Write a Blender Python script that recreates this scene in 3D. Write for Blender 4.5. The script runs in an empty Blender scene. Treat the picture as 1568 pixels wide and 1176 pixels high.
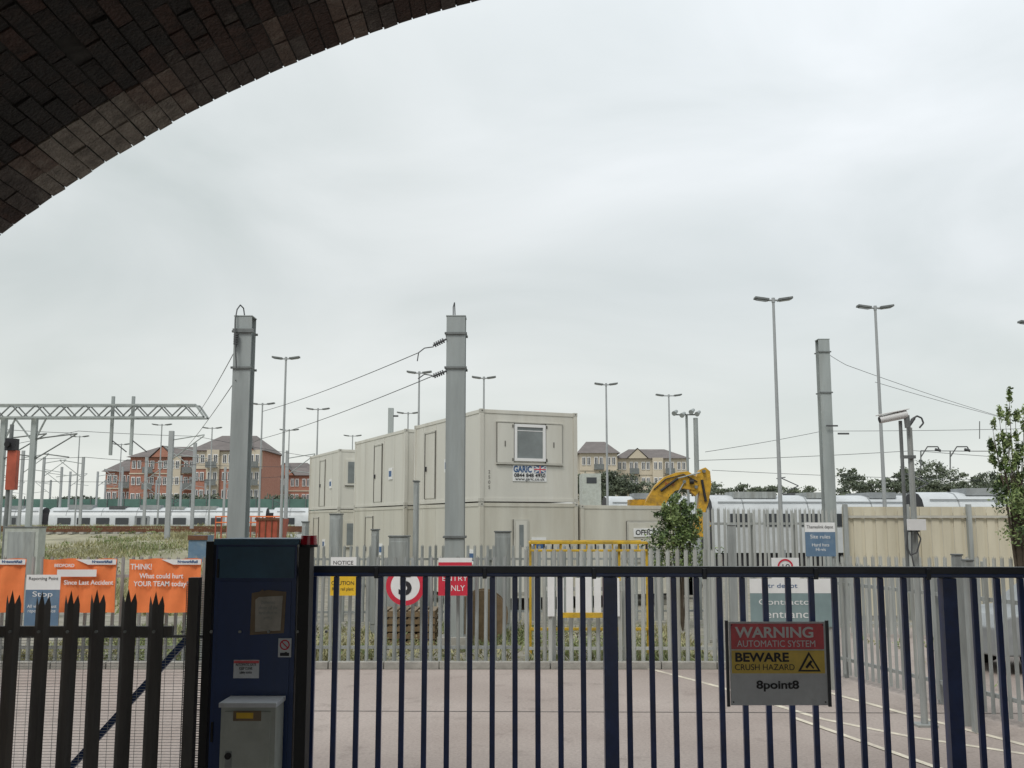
import bpy, bmesh, math, random
import numpy as np
from mathutils import Vector, Matrix
random.seed(7); rng=np.random.default_rng(7)
scene=bpy.context.scene
H=2.4; PITCH=math.atan(0.135); F=1568.0
# ---- survey helpers: bearing/elevation read from the photo + a real distance (m) -> world metres
def zat(v,Y): return H+Y*math.tan(PITCH+math.atan((588-v)/F))
def at(u,v,Y):
    z=zat(v,Y); dep=Y*math.cos(PITCH)+(z-H)*math.sin(PITCH)
    return Vector(((u-784)/F*dep,Y,z))
def X(u,Y,v=800): return at(u,v,Y).x
def gnd(u,v):
    t=-math.tan(PITCH+math.atan((588-v)/F)); Y=H/t
    p=at(u,v,Y); return (p.x,p.y)

# ---------------------------------------------------------------- materials
def new_mat(name):
    m=bpy.data.materials.new(name); m.use_nodes=True
    nt=m.node_tree; return m,nt,nt.nodes['Principled BSDF']
def mat(name,c,rough=0.6,metal=0.0,var=0.25,scale=3.0,bump=0.0,streak=False,dirt=None,dirt_amt=0.5,bscale=None):
    m,nt,b=new_mat(name); N=nt.nodes; L=nt.links
    b.inputs['Roughness'].default_value=rough; b.inputs['Metallic'].default_value=metal
    tc=N.new('ShaderNodeTexCoord'); mp=N.new('ShaderNodeMapping')
    mp.inputs['Scale'].default_value=(1,1,0.12) if streak else (1,1,1)
    L.new(tc.outputs['Object'],mp.inputs['Vector'])
    n=N.new('ShaderNodeTexNoise'); n.inputs['Scale'].default_value=scale; n.inputs['Detail'].default_value=7; n.inputs['Roughness'].default_value=0.62
    L.new(mp.outputs[0],n.inputs['Vector'])
    r=N.new('ShaderNodeValToRGB'); e=r.color_ramp.elements
    e[0].position=0.3; e[1].position=0.7
    lo=[x*(1-var) for x in c]; hi=[min(1,x*(1+var*0.6)) for x in c]
    e[0].color=(*lo,1); e[1].color=(*hi,1)
    L.new(n.outputs['Fac'],r.inputs[0]); out=r.outputs[0]
    if dirt:
        n2=N.new('ShaderNodeTexNoise'); n2.inputs['Scale'].default_value=scale*0.45; n2.inputs['Detail'].default_value=9; n2.inputs['Roughness'].default_value=0.7
        L.new(mp.outputs[0],n2.inputs['Vector'])
        r2=N.new('ShaderNodeValToRGB'); r2.color_ramp.elements[0].position=0.5; r2.color_ramp.elements[1].position=0.72
        r2.color_ramp.elements[0].color=(0,0,0,1); r2.color_ramp.elements[1].color=(dirt_amt,)*3+(1,)
        L.new(n2.outputs['Fac'],r2.inputs[0])
        mx=N.new('ShaderNodeMixRGB'); mx.inputs[2].default_value=(*dirt,1)
        L.new(r2.outputs[0],mx.inputs[0]); L.new(out,mx.inputs[1]); out=mx.outputs[0]
    L.new(out,b.inputs['Base Color'])
    if bump:
        nb=N.new('ShaderNodeTexNoise'); nb.inputs['Scale'].default_value=bscale or scale*8; nb.inputs['Detail'].default_value=5
        L.new(tc.outputs['Object'],nb.inputs['Vector'])
        bp=N.new('ShaderNodeBump'); bp.inputs['Strength'].default_value=bump; bp.inputs['Distance'].default_value=0.02
        L.new(nb.outputs['Fac'],bp.inputs['Height']); L.new(bp.outputs[0],b.inputs['Normal'])
    return m
M={}
M['galv']=mat('galvanised_steel',(0.36,0.385,0.38),0.55,0.15,0.35,6,dirt=(0.2,0.19,0.15),dirt_amt=0.6,streak=True)
M['galv_dk']=mat('weathered_steel',(0.19,0.205,0.205),0.6,0.3,0.3,5)
M['mesh']=mat('mesh_wire',(0.48,0.49,0.49),0.5,0.1,0.2,5)
M['mast']=mat('mast_steel',(0.35,0.385,0.385),0.55,0.1,0.25,2.5,dirt=(0.22,0.21,0.17),dirt_amt=0.6,streak=True)
M['mast_far']=mat('mast_steel_far',(0.36,0.38,0.39),0.6,0.1,0.15,1)
M['palegalv']=mat('pale_fence_steel',(0.45,0.47,0.45),0.5,0.1,0.32,4,streak=True,dirt=(0.24,0.21,0.15),dirt_amt=0.6)
M['black']=mat('black_rubber',(0.012,0.012,0.013),0.6,0,0.2)
M['wire']=mat('cable_dark',(0.08,0.085,0.09),0.6)
M['darkfence']=mat('dark_palisade_paint',(0.125,0.12,0.115),0.65,0.1,0.4,9,dirt=(0.22,0.18,0.14),dirt_amt=0.6,streak=True)
M['navy']=mat('navy_gate_paint',(0.025,0.055,0.18),0.30,0.0,0.35,7,dirt=(0.06,0.07,0.09),dirt_amt=0.5)
M['navybox']=mat('navy_cabinet_paint',(0.013,0.042,0.15),0.36,0,0.25,3,dirt=(0.035,0.05,0.07),dirt_amt=0.6,streak=True)
M['lid']=mat('cabinet_lid_paint',(0.025,0.095,0.165),0.38,0,0.25,5)
M['toprail']=mat('black_gate_rail',(0.03,0.036,0.048),0.4,0,0.3,6)
M['cont']=mat('cabin_paint',(0.63,0.62,0.565),0.5,0,0.08,1.2,streak=True,dirt=(0.42,0.38,0.30),dirt_amt=0.5)
M['cont2']=mat('cabin_paint_lower',(0.58,0.565,0.495),0.5,0,0.10,1.2,streak=True,dirt=(0.36,0.32,0.24),dirt_amt=0.6)
M['conttrim']=mat('cabin_trim',(0.50,0.49,0.44),0.55,0,0.15,3)
M['seam']=mat('cabin_seam',(0.14,0.135,0.12),0.7)
M['white']=mat('white_paint',(0.78,0.79,0.79),0.45,0,0.08,4)
M['upvc']=mat('window_frame_white',(0.8,0.8,0.8),0.35,0,0.04)
M['glass']=mat('window_glass',(0.22,0.245,0.25),0.12,0,0.25,1.5)
M['glassdk']=mat('dark_glass',(0.06,0.067,0.075),0.15,0,0.3,0.3)
M['red']=mat('sign_red',(0.60,0.03,0.06),0.45,0,0.15,6)
M['wred']=mat('faded_sign_red',(0.75,0.12,0.14),0.5,0,0.2,10,dirt=(0.35,0.12,0.12),dirt_amt=0.5)
M['wyel']=mat('faded_sign_yellow',(0.85,0.62,0.12),0.5,0,0.18,10,dirt=(0.45,0.34,0.12),dirt_amt=0.5)
M['wgrey']=mat('faded_sign_white',(0.66,0.69,0.72),0.5,0,0.12,10,dirt=(0.38,0.39,0.38),dirt_amt=0.5)
M['orange']=mat('banner_orange',(0.86,0.23,0.07),0.55,0,0.12,3)
M['yellow']=mat('sign_yellow',(0.78,0.50,0.03),0.5,0,0.15,6)
M['rack']=mat('rack_yellow',(0.62,0.40,0.03),0.55,0,0.3,6,dirt=(0.2,0.15,0.06),dirt_amt=0.7)
M['plant']=mat('excavator_yellow',(0.58,0.33,0.025),0.5,0,0.35,5,dirt=(0.11,0.08,0.05),dirt_amt=0.8)
M['blue']=mat('sign_blue',(0.04,0.11,0.26),0.5,0,0.1,5)
M['sblue']=mat('faded_sign_blue',(0.12,0.20,0.30),0.5,0,0.15,5,dirt=(0.3,0.35,0.38),dirt_amt=0.5)
M['teal']=mat('sign_teal',(0.22,0.30,0.31),0.5,0,0.12,5)
M['ink']=mat('sign_ink',(0.02,0.02,0.025),0.6)
M['boxgrey']=mat('meter_box_grey',(0.46,0.49,0.45),0.5,0.0,0.15,5,dirt=(0.26,0.25,0.2),dirt_amt=0.5)
M['paper']=mat('weathered_notice',(0.48,0.46,0.41),0.8,0,0.3,9,dirt=(0.2,0.16,0.10),dirt_amt=0.8)
M['tape']=mat('parcel_tape',(0.20,0.14,0.08),0.4,0,0.3,9)
M['beige']=mat('barrier_beige',(0.62,0.575,0.45),0.6,0,0.14,1.5,streak=True,dirt=(0.38,0.34,0.24),dirt_amt=0.6)
M['roof']=mat('slate_roof',(0.17,0.15,0.145),0.8,0,0.25,0.6)
M['render']=mat('cream_render',(0.55,0.49,0.39),0.8,0,0.1,0.4)
M['train']=mat('train_white',(0.58,0.61,0.63),0.4,0,0.12,0.6,dirt=(0.30,0.30,0.30),dirt_amt=0.7)
M['traingrey']=mat('train_roof_grey',(0.30,0.32,0.33),0.5,0,0.3,1.0)
M['concrete']=mat('kerb_concrete',(0.36,0.35,0.32),0.85,0,0.25,5,bump=0.3)
M['bark']=mat('bark',(0.09,0.07,0.05),0.9,0,0.3,8)
M['beacon']=mat('beacon_red',(0.35,0.012,0.025),0.2,0,0.1)
M['skipred']=mat('skip_red',(0.42,0.09,0.05),0.6,0,0.3,2)
M['rust']=mat('rust',(0.14,0.06,0.03),0.8,0,0.4,5)
M['netgreen']=mat('green_netting',(0.10,0.19,0.16),0.8,0,0.3,0.5)
M['linew']=mat('road_line_worn',(0.74,0.68,0.56),0.8,0,0.3,5,dirt=(0.46,0.40,0.36),dirt_amt=0.9)
M['joint']=mat('joint_tar',(0.15,0.135,0.125),0.8,0,0.3,5)
def leafmat(name,c): return mat(name,c,0.6,0,0.4,2.2)
M['leaf']=leafmat('leaf_green',(0.13,0.20,0.06)); M['leafdk']=leafmat('leaf_dark',(0.06,0.10,0.035)); M['leafyl']=leafmat('leaf_light',(0.24,0.31,0.12))
M['fardk']=leafmat('hazed_leaf_dark',(0.10,0.125,0.09)); M['farlt']=leafmat('hazed_leaf_light',(0.145,0.175,0.115))  # distant foliage greens, lightened so that aerial haze is painted into the colour
M['straw']=leafmat('dry_grass',(0.37,0.35,0.19)); M['grassg']=leafmat('green_grass',(0.22,0.26,0.105))
M['ballast']=mat('yard_gravel',(0.30,0.28,0.235),0.95,0,0.4,3,dirt=(0.15,0.17,0.08),dirt_amt=0.7,bump=0.5)
M['bank']=mat('grassy_soil',(0.33,0.31,0.22),0.95,0,0.4,0.5,dirt=(0.17,0.19,0.08),dirt_amt=0.9,bump=0.5)
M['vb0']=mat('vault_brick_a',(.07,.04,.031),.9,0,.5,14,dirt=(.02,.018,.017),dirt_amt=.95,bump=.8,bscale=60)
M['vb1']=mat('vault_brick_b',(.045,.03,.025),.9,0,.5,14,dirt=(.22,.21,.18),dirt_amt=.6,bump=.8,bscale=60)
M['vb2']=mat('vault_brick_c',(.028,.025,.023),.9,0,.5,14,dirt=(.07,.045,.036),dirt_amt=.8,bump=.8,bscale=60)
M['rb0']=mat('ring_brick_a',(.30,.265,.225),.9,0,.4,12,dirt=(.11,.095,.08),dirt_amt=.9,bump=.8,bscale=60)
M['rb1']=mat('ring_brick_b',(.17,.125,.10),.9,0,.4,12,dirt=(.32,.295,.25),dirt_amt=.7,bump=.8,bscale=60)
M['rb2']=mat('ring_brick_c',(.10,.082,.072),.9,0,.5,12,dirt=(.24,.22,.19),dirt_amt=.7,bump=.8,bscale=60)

# road
m,nt,b=new_mat('worn_asphalt'); N=nt.nodes;L=nt.links
tc=N.new('ShaderNodeTexCoord')
n1=N.new('ShaderNodeTexNoise'); n1.inputs['Scale'].default_value=0.35; n1.inputs['Detail'].default_value=8
n2=N.new('ShaderNodeTexNoise'); n2.inputs['Scale'].default_value=28; n2.inputs['Detail'].default_value=6; n2.inputs['Roughness'].default_value=.75
n3=N.new('ShaderNodeTexNoise'); n3.inputs['Scale'].default_value=1.6; n3.inputs['Detail'].default_value=9; n3.inputs['Roughness'].default_value=.7
for n in (n1,n2,n3): L.new(tc.outputs['Object'],n.inputs['Vector'])
r=N.new('ShaderNodeValToRGB'); r.color_ramp.elements[0].position=.35; r.color_ramp.elements[1].position=.65
r.color_ramp.elements[0].color=(.36,.30,.27,1); r.color_ramp.elements[1].color=(.47,.405,.37,1)
L.new(n1.outputs['Fac'],r.inputs[0])
r2=N.new('ShaderNodeValToRGB'); r2.color_ramp.elements[0].position=.3; r2.color_ramp.elements[1].position=.7
r2.color_ramp.elements[0].color=(.6,.6,.6,1); r2.color_ramp.elements[1].color=(1.15,1.15,1.15,1)
L.new(n2.outputs['Fac'],r2.inputs[0])
r3=N.new('ShaderNodeValToRGB'); r3.color_ramp.elements[0].position=.56; r3.color_ramp.elements[1].position=.72
r3.color_ramp.elements[0].color=(1,1,1,1); r3.color_ramp.elements[1].color=(.68,.67,.66,1)
L.new(n3.outputs['Fac'],r3.inputs[0])
mx=N.new('ShaderNodeMixRGB'); mx.blend_type='MULTIPLY'; mx.inputs[0].default_value=.8
L.new(r.outputs[0],mx.inputs[1]); L.new(r2.outputs[0],mx.inputs[2])
mx3=N.new('ShaderNodeMixRGB'); mx3.blend_type='MULTIPLY'; mx3.inputs[0].default_value=1
L.new(mx.outputs[0],mx3.inputs[1]); L.new(r3.outputs[0],mx3.inputs[2]); L.new(mx3.outputs[0],b.inputs['Base Color'])
b.inputs['Roughness'].default_value=.85
bp=N.new('ShaderNodeBump'); bp.inputs['Strength'].default_value=.4; bp.inputs['Distance'].default_value=.01
L.new(n2.outputs['Fac'],bp.inputs['Height']); L.new(bp.outputs[0],b.inputs['Normal'])
M['road']=m

def brickmat(name,c1,c2,mortar,bw=0.225,rh=0.075):
    m,nt,b=new_mat(name); N=nt.nodes; L=nt.links
    tc=N.new('ShaderNodeTexCoord'); src=tc.outputs['Object']
    sx=N.new('ShaderNodeSeparateXYZ'); cx=N.new('ShaderNodeCombineXYZ'); ad=N.new('ShaderNodeMath')
    L.new(src,sx.inputs[0]); L.new(sx.outputs[0],ad.inputs[0]); L.new(sx.outputs[1],ad.inputs[1]); L.new(ad.outputs[0],cx.inputs[0]); L.new(sx.outputs[2],cx.inputs[1])
    bt=N.new('ShaderNodeTexBrick'); bt.inputs['Scale'].default_value=1
    bt.inputs['Brick Width'].default_value=bw; bt.inputs['Row Height'].default_value=rh; bt.inputs['Mortar Size'].default_value=.008
    bt.inputs['Color1'].default_value=(*c1,1); bt.inputs['Color2'].default_value=(*c2,1); bt.inputs['Mortar'].default_value=(*mortar,1)
    L.new(cx.outputs[0],bt.inputs['Vector']); L.new(bt.outputs['Color'],b.inputs['Base Color']); b.inputs['Roughness'].default_value=.9
    return m
M['brick']=brickmat('red_flat_brick',(.36,.15,.105),(.42,.19,.135),(.36,.27,.22),bw=.45,rh=.15)
M['oldbrick']=brickmat('old_bridge_brick',(.14,.08,.06),(.20,.13,.10),(.10,.10,.09))
M['mortar']=mat('sooty_mortar',(.035,.033,.03),.95,0,.5,8,dirt=(.11,.11,.10),dirt_amt=.8)

# ---------------------------------------------------------------- builder
class B:
    def __init__(s,name): s.name=name; s.v=[]; s.f=[]; s.mi=[]; s.sm=[]; s.mats=[]; s.M=Matrix.Identity(4)
    def mid(s,k):
        if k not in s.mats: s.mats.append(k)
        return s.mats.index(k)
    def add(s,vs,fs,k,smooth=False):
        o=len(s.v); s.v+= [s.M@Vector(p) for p in vs]; i=s.mid(k)
        for f in fs: s.f.append([o+a for a in f]); s.mi.append(i); s.sm.append(smooth)
    def box(s,x0,x1,y0,y1,z0,z1,k,rot=None):
        vs=[(x,y,z) for x in (x0,x1) for y in (y0,y1) for z in (z0,z1)]
        if rot is not None:
            c=Vector(((x0+x1)/2,(y0+y1)/2,(z0+z1)/2)); R=rot.to_3x3()
            vs=[c+R@(Vector(p)-c) for p in vs]
        s.add(vs,[(0,1,3,2),(4,6,7,5),(0,4,5,1),(2,3,7,6),(0,2,6,4),(1,5,7,3)],k)
    def beam(s,p0,p1,w,h,k):
        p0=Vector(p0);p1=Vector(p1);d=(p1-p0).normalized()
        up=Vector((0,0,1)) if abs(d.z)<.95 else Vector((0,1,0))
        a=d.cross(up).normalized()*w/2; b=a.cross(d).normalized()*h/2
        vs=[p+sa*a+sb*b for p in (p0,p1) for sa,sb in ((-1,-1),(1,-1),(1,1),(-1,1))]
        s.add(vs,[(0,1,2,3),(7,6,5,4),(0,4,5,1),(1,5,6,2),(2,6,7,3),(3,7,4,0)],k)
    def tube(s,p0,p1,r,k,n=8,r2=None,cap=True):
        p0=Vector(p0);p1=Vector(p1);d=(p1-p0).normalized(); r2=r if r2 is None else r2
        up=Vector((0,0,1)) if abs(d.z)<.9 else Vector((1,0,0))
        a=d.cross(up).normalized(); b=d.cross(a)
        vs=[p+ (a*math.cos(2*math.pi*i/n)+b*math.sin(2*math.pi*i/n))*q for p,q in ((p0,r),(p1,r2)) for i in range(n)]
        s.add(vs,[(i,(i+1)%n,n+(i+1)%n,n+i) for i in range(n)],k,n>5)
        if cap: s.add(vs,[tuple(range(n))[::-1],tuple(range(n,2*n))],k)
    def path(s,pts,r,k,n=5):
        for a,b in zip(pts[:-1],pts[1:]): s.tube(a,b,r,k,n,cap=False)
    def prism(s,pts,y0,y1,k):   # polygon in XZ extruded along Y
        n=len(pts); vs=[(x,y0,z) for x,z in pts]+[(x,y1,z) for x,z in pts]
        s.add(vs,[tuple(range(n)),tuple(range(n,2*n))[::-1]]+[(i,n+i,n+(i+1)%n,(i+1)%n) for i in range(n)],k)
    def disc(s,x,z,y0,y1,r,k,n=32,r_in=0):
        if not r_in: s.prism([(x+r*math.cos(2*math.pi*i/n),z+r*math.sin(2*math.pi*i/n)) for i in range(n)],y0,y1,k)
        else:
            for i in range(n):
                a=2*math.pi*i/n;b=2*math.pi*(i+1)/n
                s.add([(x+q*math.cos(t),y0,z+q*math.sin(t)) for t in (a,b) for q in (r_in,r)],[(0,1,3,2)],k)
    def finish(s,bevel=0,fast=False):
        V=np.array([tuple(p) for p in s.v]); c=Vector(((V[:,0].min()+V[:,0].max())/2,(V[:,1].min()+V[:,1].max())/2,V[:,2].min()))
        me=bpy.data.meshes.new(s.name); me.from_pydata([tuple(p-c) for p in s.v],[],s.f)
        for k in s.mats: me.materials.append(M[k])
        me.polygons.foreach_set('material_index',s.mi); me.polygons.foreach_set('use_smooth',s.sm)
        if not fast:
            bm=bmesh.new(); bm.from_mesh(me)
            bmesh.ops.recalc_face_normals(bm,faces=bm.faces); bm.to_mesh(me); bm.free()
        ob=bpy.data.objects.new(s.name,me); ob.location=c; scene.collection.objects.link(ob)
        if bevel:
            md=ob.modifiers.new('bevel','BEVEL'); md.width=bevel; md.segments=2; md.limit_method='ANGLE'
        return ob
def text(parent,body,pos,size,k,width=None,rz=0,align='CENTER',name='lettering',bold=0.0):
    cu=bpy.data.curves.new(name,'FONT'); cu.body=body; cu.size=size; cu.align_x=align; cu.align_y='CENTER'; cu.extrude=0.0008; cu.offset=bold
    cu.materials.append(M[k]); o=bpy.data.objects.new(name,cu); scene.collection.objects.link(o)
    o.parent=parent; o.location=Vector(pos)-parent.location; o.rotation_euler=(math.pi/2,0,rz)
    if width:
        bpy.context.view_layer.update(); w=o.dimensions.x
        if w>0: o.scale=(width/w,1,1)
    return o

# ---------------------------------------------------------------- ground
g=B('ground'); g.add([(-1500,-400,0),(1500,-400,0),(1500,2500,0),(-1500,2500,0)],[(0,1,2,3)],'ballast'); g.finish()
rd=B('road'); rd.add([(-14,-12,.004),(11,-12,.004),(11,17.3,.004),(-14,17.3,.004)],[(0,1,2,3)],'road')
rd.add([(3.9,17.3,.004),(11,17.3,.004),(16,24,.004),(4.6,24,.004)],[(0,1,2,3)],'road')
def strip(b,pts,w,k,z=.008):
    for i in range(len(pts)-1):
        p=Vector((*pts[i],0));q=Vector((*pts[i+1],0)); n=(q-p).normalized().cross(Vector((0,0,1)))*w/2
        b.add([(p-n)+Vector((0,0,z)),(p+n)+Vector((0,0,z)),(q+n)+Vector((0,0,z)),(q-n)+Vector((0,0,z))],[(0,1,2,3)],k)
strip(rd,[gnd(930,1012),gnd(1000,1026),gnd(1100,1052),gnd(1180,1078),gnd(1260,1102),gnd(1400,1130),gnd(1600,1160)],.09,'linew')
strip(rd,[gnd(1075,1012),gnd(1130,1026),gnd(1250,1056),gnd(1380,1092),gnd(1600,1150)],.09,'linew',.0095)
strip(rd,[gnd(560,1014),gnd(900,1013),gnd(1060,1016)],.07,'linew',.011)
strip(rd,[(-13,13.75),(10.8,13.3)],.03,'joint',.0085)
strip(rd,[gnd(1215,1100),gnd(1600,1235)],.08,'linew',.0125)
rd.finish()
k=B('kerb')
xx=-14.0
while xx<3.6:
    k.box(xx,min(xx+.9,3.7),17.32,17.46,0,.12,'concrete'); xx+=.915
k.finish(.01)
def bankz(Y):
    t=max(0,min(1,(Y-27)/42)); return 1.95*t*t*(3-2*t)
b=B('grass_bank'); cols=40; rows=40
for j in range(rows+1):
    Y=26+60*j/rows
    for i in range(cols+1):
        fx=i/cols; x=-.95*Y+(.95-.185)*Y*fx
        e=min(1,fx*8,(1-fx)*12,(rows-j)/2 if j>rows-3 else 1,j/2)
        b.v.append(Vector((x,Y,(bankz(Y)+.06*math.sin(x*.9)*math.cos(Y*.6)+.03)*e-.02)))
mi_=b.mid('bank')
for j in range(rows):
    for i in range(cols):
        o=j*(cols+1)+i; b.f.append([o,o+1,o+cols+2,o+cols+1]); b.mi.append(mi_); b.sm.append(True)
b.finish(fast=True)

# ---------------------------------------------------------------- arch bridge
CX,CZ,R=1.50,-1.04,6.36; YF=5.0; YB=-6.0; TOPZ=7.2
br=B('brick_arch_bridge')
a0=math.asin((1.6-CZ)/R); n=144
def ap(t,y,r=R): return (CX-r*math.cos(t),y,CZ+r*math.sin(t))
def q(vs,kk): br.add(vs,[(0,1,2,3)],kk)
for i in range(n):
    t=a0+(math.pi-2*a0)*i/n; t2=a0+(math.pi-2*a0)*(i+1)/n
    rm=R-.006
    q([ap(t,YB,rm),ap(t2,YB,rm),ap(t2,YF-.004,rm),ap(t,YF-.004,rm)],'mortar')
    q([ap(t,YF-.004,rm),ap(t2,YF-.004,rm),ap(t2,YF-.004,R+.4),ap(t,YF-.004,R+.4)],'mortar')
    for yy in (YF-.02,YB):
        A=ap(t,yy);C=ap(t2,yy)
        q([A,C,(C[0],yy,TOPZ),(A[0],yy,TOPZ)],'oldbrick')
xl=CX-R*math.cos(a0); xr=CX+R*math.cos(a0)
for xs,xo in ((xl,-34),(xr,36)):
    q([(xs,YB,0),(xs,YF-.02,0),(xs,YF-.02,1.6),(xs,YB,1.6)],'oldbrick')
    for yy in (YF-.02,YB): q([(xs,yy,0),(xo,yy,0),(xo,yy,TOPZ),(xs,yy,TOPZ)],'oldbrick')
q([(-34,YB,TOPZ),(36,YB,TOPZ),(36,YF-.02,TOPZ),(-34,YF-.02,TOPZ)],'oldbrick')
def brick(t,dt,y0,y1,off,k,g_=.0045):
    r0=R-.012-off; r1=R+.03; d=g_/R
    j=[random.uniform(-.003,.003) for _ in range(8)]; i=0; vs=[]
    for tt in (t+d,t+dt-d):
        for yy in (y0+g_,y1-g_):
            for rr in (r0,r1): vs.append(ap(tt+j[i]*.4/R*1.5,yy+j[(i+3)%8],rr+(j[i] if rr==r0 else 0))); i+=1
    br.add(vs,[(0,1,3,2),(4,6,7,5),(0,4,5,1),(2,3,7,6),(0,2,6,4)],k)
dt=.079/R; t=a0; row=0
while t<math.pi-a0:
    s_=t*R
    patch=math.sin(s_*2.3)+.8*math.sin(s_*5.1+1)+random.gauss(0,.35)
    spall=.008*max(0,math.sin(s_*3.7+.5))
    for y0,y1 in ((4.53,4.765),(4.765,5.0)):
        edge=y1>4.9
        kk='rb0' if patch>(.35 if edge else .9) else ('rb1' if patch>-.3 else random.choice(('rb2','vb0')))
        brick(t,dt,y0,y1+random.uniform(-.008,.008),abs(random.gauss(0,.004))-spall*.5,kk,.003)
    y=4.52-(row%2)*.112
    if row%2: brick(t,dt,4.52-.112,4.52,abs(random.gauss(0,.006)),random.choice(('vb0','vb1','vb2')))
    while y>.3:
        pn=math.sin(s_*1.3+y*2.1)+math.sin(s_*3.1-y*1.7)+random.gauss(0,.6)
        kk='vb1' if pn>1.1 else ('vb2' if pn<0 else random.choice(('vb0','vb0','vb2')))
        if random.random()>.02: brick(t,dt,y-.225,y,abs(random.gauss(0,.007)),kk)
        y-=.225
    t+=dt; row+=1
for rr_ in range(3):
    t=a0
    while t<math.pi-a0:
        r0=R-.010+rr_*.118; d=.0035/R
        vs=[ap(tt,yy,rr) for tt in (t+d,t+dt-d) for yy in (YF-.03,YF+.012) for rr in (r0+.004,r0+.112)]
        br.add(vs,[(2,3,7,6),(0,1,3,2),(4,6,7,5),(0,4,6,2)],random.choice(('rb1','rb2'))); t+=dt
br.finish(fast=True)

# ---------------------------------------------------------------- palisades
def pale(b,x,y,z0,Hh,w,k,dx=1,dy=0):
    nx,ny=-dy,dx
    lean=random.gauss(0,.006)
    def P(c,off,z): return (x+dx*(c*w+lean*z)+nx*off,y+dy*(c*w+lean*z)+ny*off,z)
    t=w*.9
    h=Hh+random.uniform(-.012,.012)
    b.add([P(-.5,.022,z0),P(-.2,0,z0),P(-.2,0,h-t),P(-.40,.012,h-t*.35),P(-.5,.022,h-t*1.05)],[(0,1,2,3,4)],k)
    b.add([P(-.2,0,z0),P(.2,0,z0),P(.2,0,h-t),P(0,0,h),P(-.2,0,h-t)],[(0,1,2,3,4)],k)
    b.add([P(.2,0,z0),P(.5,.022,z0),P(.5,.022,h-t*1.05),P(.40,.012,h-t*.35),P(.2,0,h-t)],[(0,1,2,3,4)],k)
def palisade(name,p0,p1,Hh,sp,w,k,z0=.08,rails=(.3,-.35),post=2.75,kp=None):
    b=B(name); p0=Vector((*p0,0));p1=Vector((*p1,0)); d=(p1-p0);Ln=d.length;d.normalize(); nrm=Vector((-d.y,d.x,0)); kp=kp or k
    n=int(Ln/sp)
    for i in range(n+1):
        c=p0+d*(i*sp); pale(b,c.x,c.y,z0,Hh,w,k,d.x,d.y)
    for rz in rails:
        z=rz if rz>0 else Hh+rz
        b.beam(p0+nrm*.045+Vector((0,0,z)),p1+nrm*.045+Vector((0,0,z)),.035,.05,kp)
    s=0
    while s<=Ln+.01:
        c=p0+d*s+nrm*.12; b.beam(c,c+Vector((0,0,Hh-.12)),.06,.10,kp); s+=post
    return b
f=palisade('dark_palisade_fence',(X(-60,5.6),5.6),(X(268,5.6),5.6),zat(903,5.6),.1535,.082,'darkfence',rails=(.3,-.22),post=1.9)
f.box(X(292,5.62),X(308,5.62),5.62,5.68,0,zat(885,5.6),'darkfence')
for i in range(14):
    x=X(-60,5.6)+i*.1535; f.tube((x,5.588,zat(903,5.6)-.22),(x,5.6,zat(903,5.6)-.22),.008,'galv',6)
f.finish()
f=B('weldmesh_fence')
xa,xb=X(-80,5.78),X(322,5.78); zt=zat(975,5.78)
z=.5
while z<zt: f.beam((xa,5.78,z),(xb,5.78,z),.002,.0020,'mesh'); z+=.0155
x=xa
while x<xb: f.beam((x,5.785,.5),(x,5.785,zt),.002,.0020,'mesh'); x+=.05
f.tube((xa,5.8,zt),(xb,5.8,zt),.009,'darkfence')
xa=X(290,5.7);xb=X(326,5.7); z=.5
while z<zat(890,5.7): f.beam((xa,5.70,z),(xb,5.70,z),.003,.0035,'galv_dk'); z+=.0125
x=xa
while x<xb: f.beam((x,5.705,.5),(x,5.705,zat(890,5.7)),.003,.003,'galv_dk'); x+=.025
f.beam(at(90,1195,5.95),at(296,968,5.95),.035,.035,'navybox')
f.finish()
palisade('palisade_fence',(-13,17.75),(.15,17.75),1.84,.155,.062,'galv').finish()
palisade('palisade_fence',(.25,17.6),(3.55,17.6),1.98,.150,.070,'palegalv',post=1.65).finish()
palisade('palisade_fence',(-6,24.5),(4.6,25),1.88,.155,.066,'galv').finish()
palisade('palisade_fence',(X(1086,21),21.0),(X(1292,23),23.5),2.72,.155,.085,'palegalv',post=1.4).finish()
palisade('palisade_fence',(X(1275,16.4),16.4),(6.2,11.4),1.80,.155,.07,'galv',post=2.4).finish()
palisade('palisade_fence',(X(1292,22),22.2),(X(1640,22),20.5),1.72,.155,.075,'palegalv').finish()
p=B('fence_gate_post'); xg=3.72; p.box(xg-.06,xg+.06,17.5,17.62,0,2.35,'galv'); p.box(xg-.075,xg+.075,17.485,17.635,2.35,2.37,'galv'); p.finish(.004)
for u,y,h in ((1462,12.6,2.0),(1478,12.2,1.95)):
    p=B('fence_gate_post'); xg=X(u,y); p.box(xg-.045,xg+.045,y-.05,y+.05,0,h,'galv'); p.box(xg-.055,xg+.055,y-.06,y+.06,h,h+.02,'galv_dk'); p.finish(.004)
b=B('beige_barrier_fence')
xa=X(1290,26);xb=X(1700,26);zt=zat(776,26); x=xa
while x<xb:
    b.box(x,x+.19,26,26.02,.1,zt,'beige'); b.box(x+.19,x+.28,26.03,26.05,.1,zt,'beige'); x+=.28
for j in range(8):
    xx=xa+j*1.55; b.box(xx,xx+.1,25.85,25.97,0,zt+.06,'galv')
b.beam((xa,25.96,zt-.25),(xb,25.96,zt-.25),.04,.06,'conttrim'); b.finish()

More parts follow.
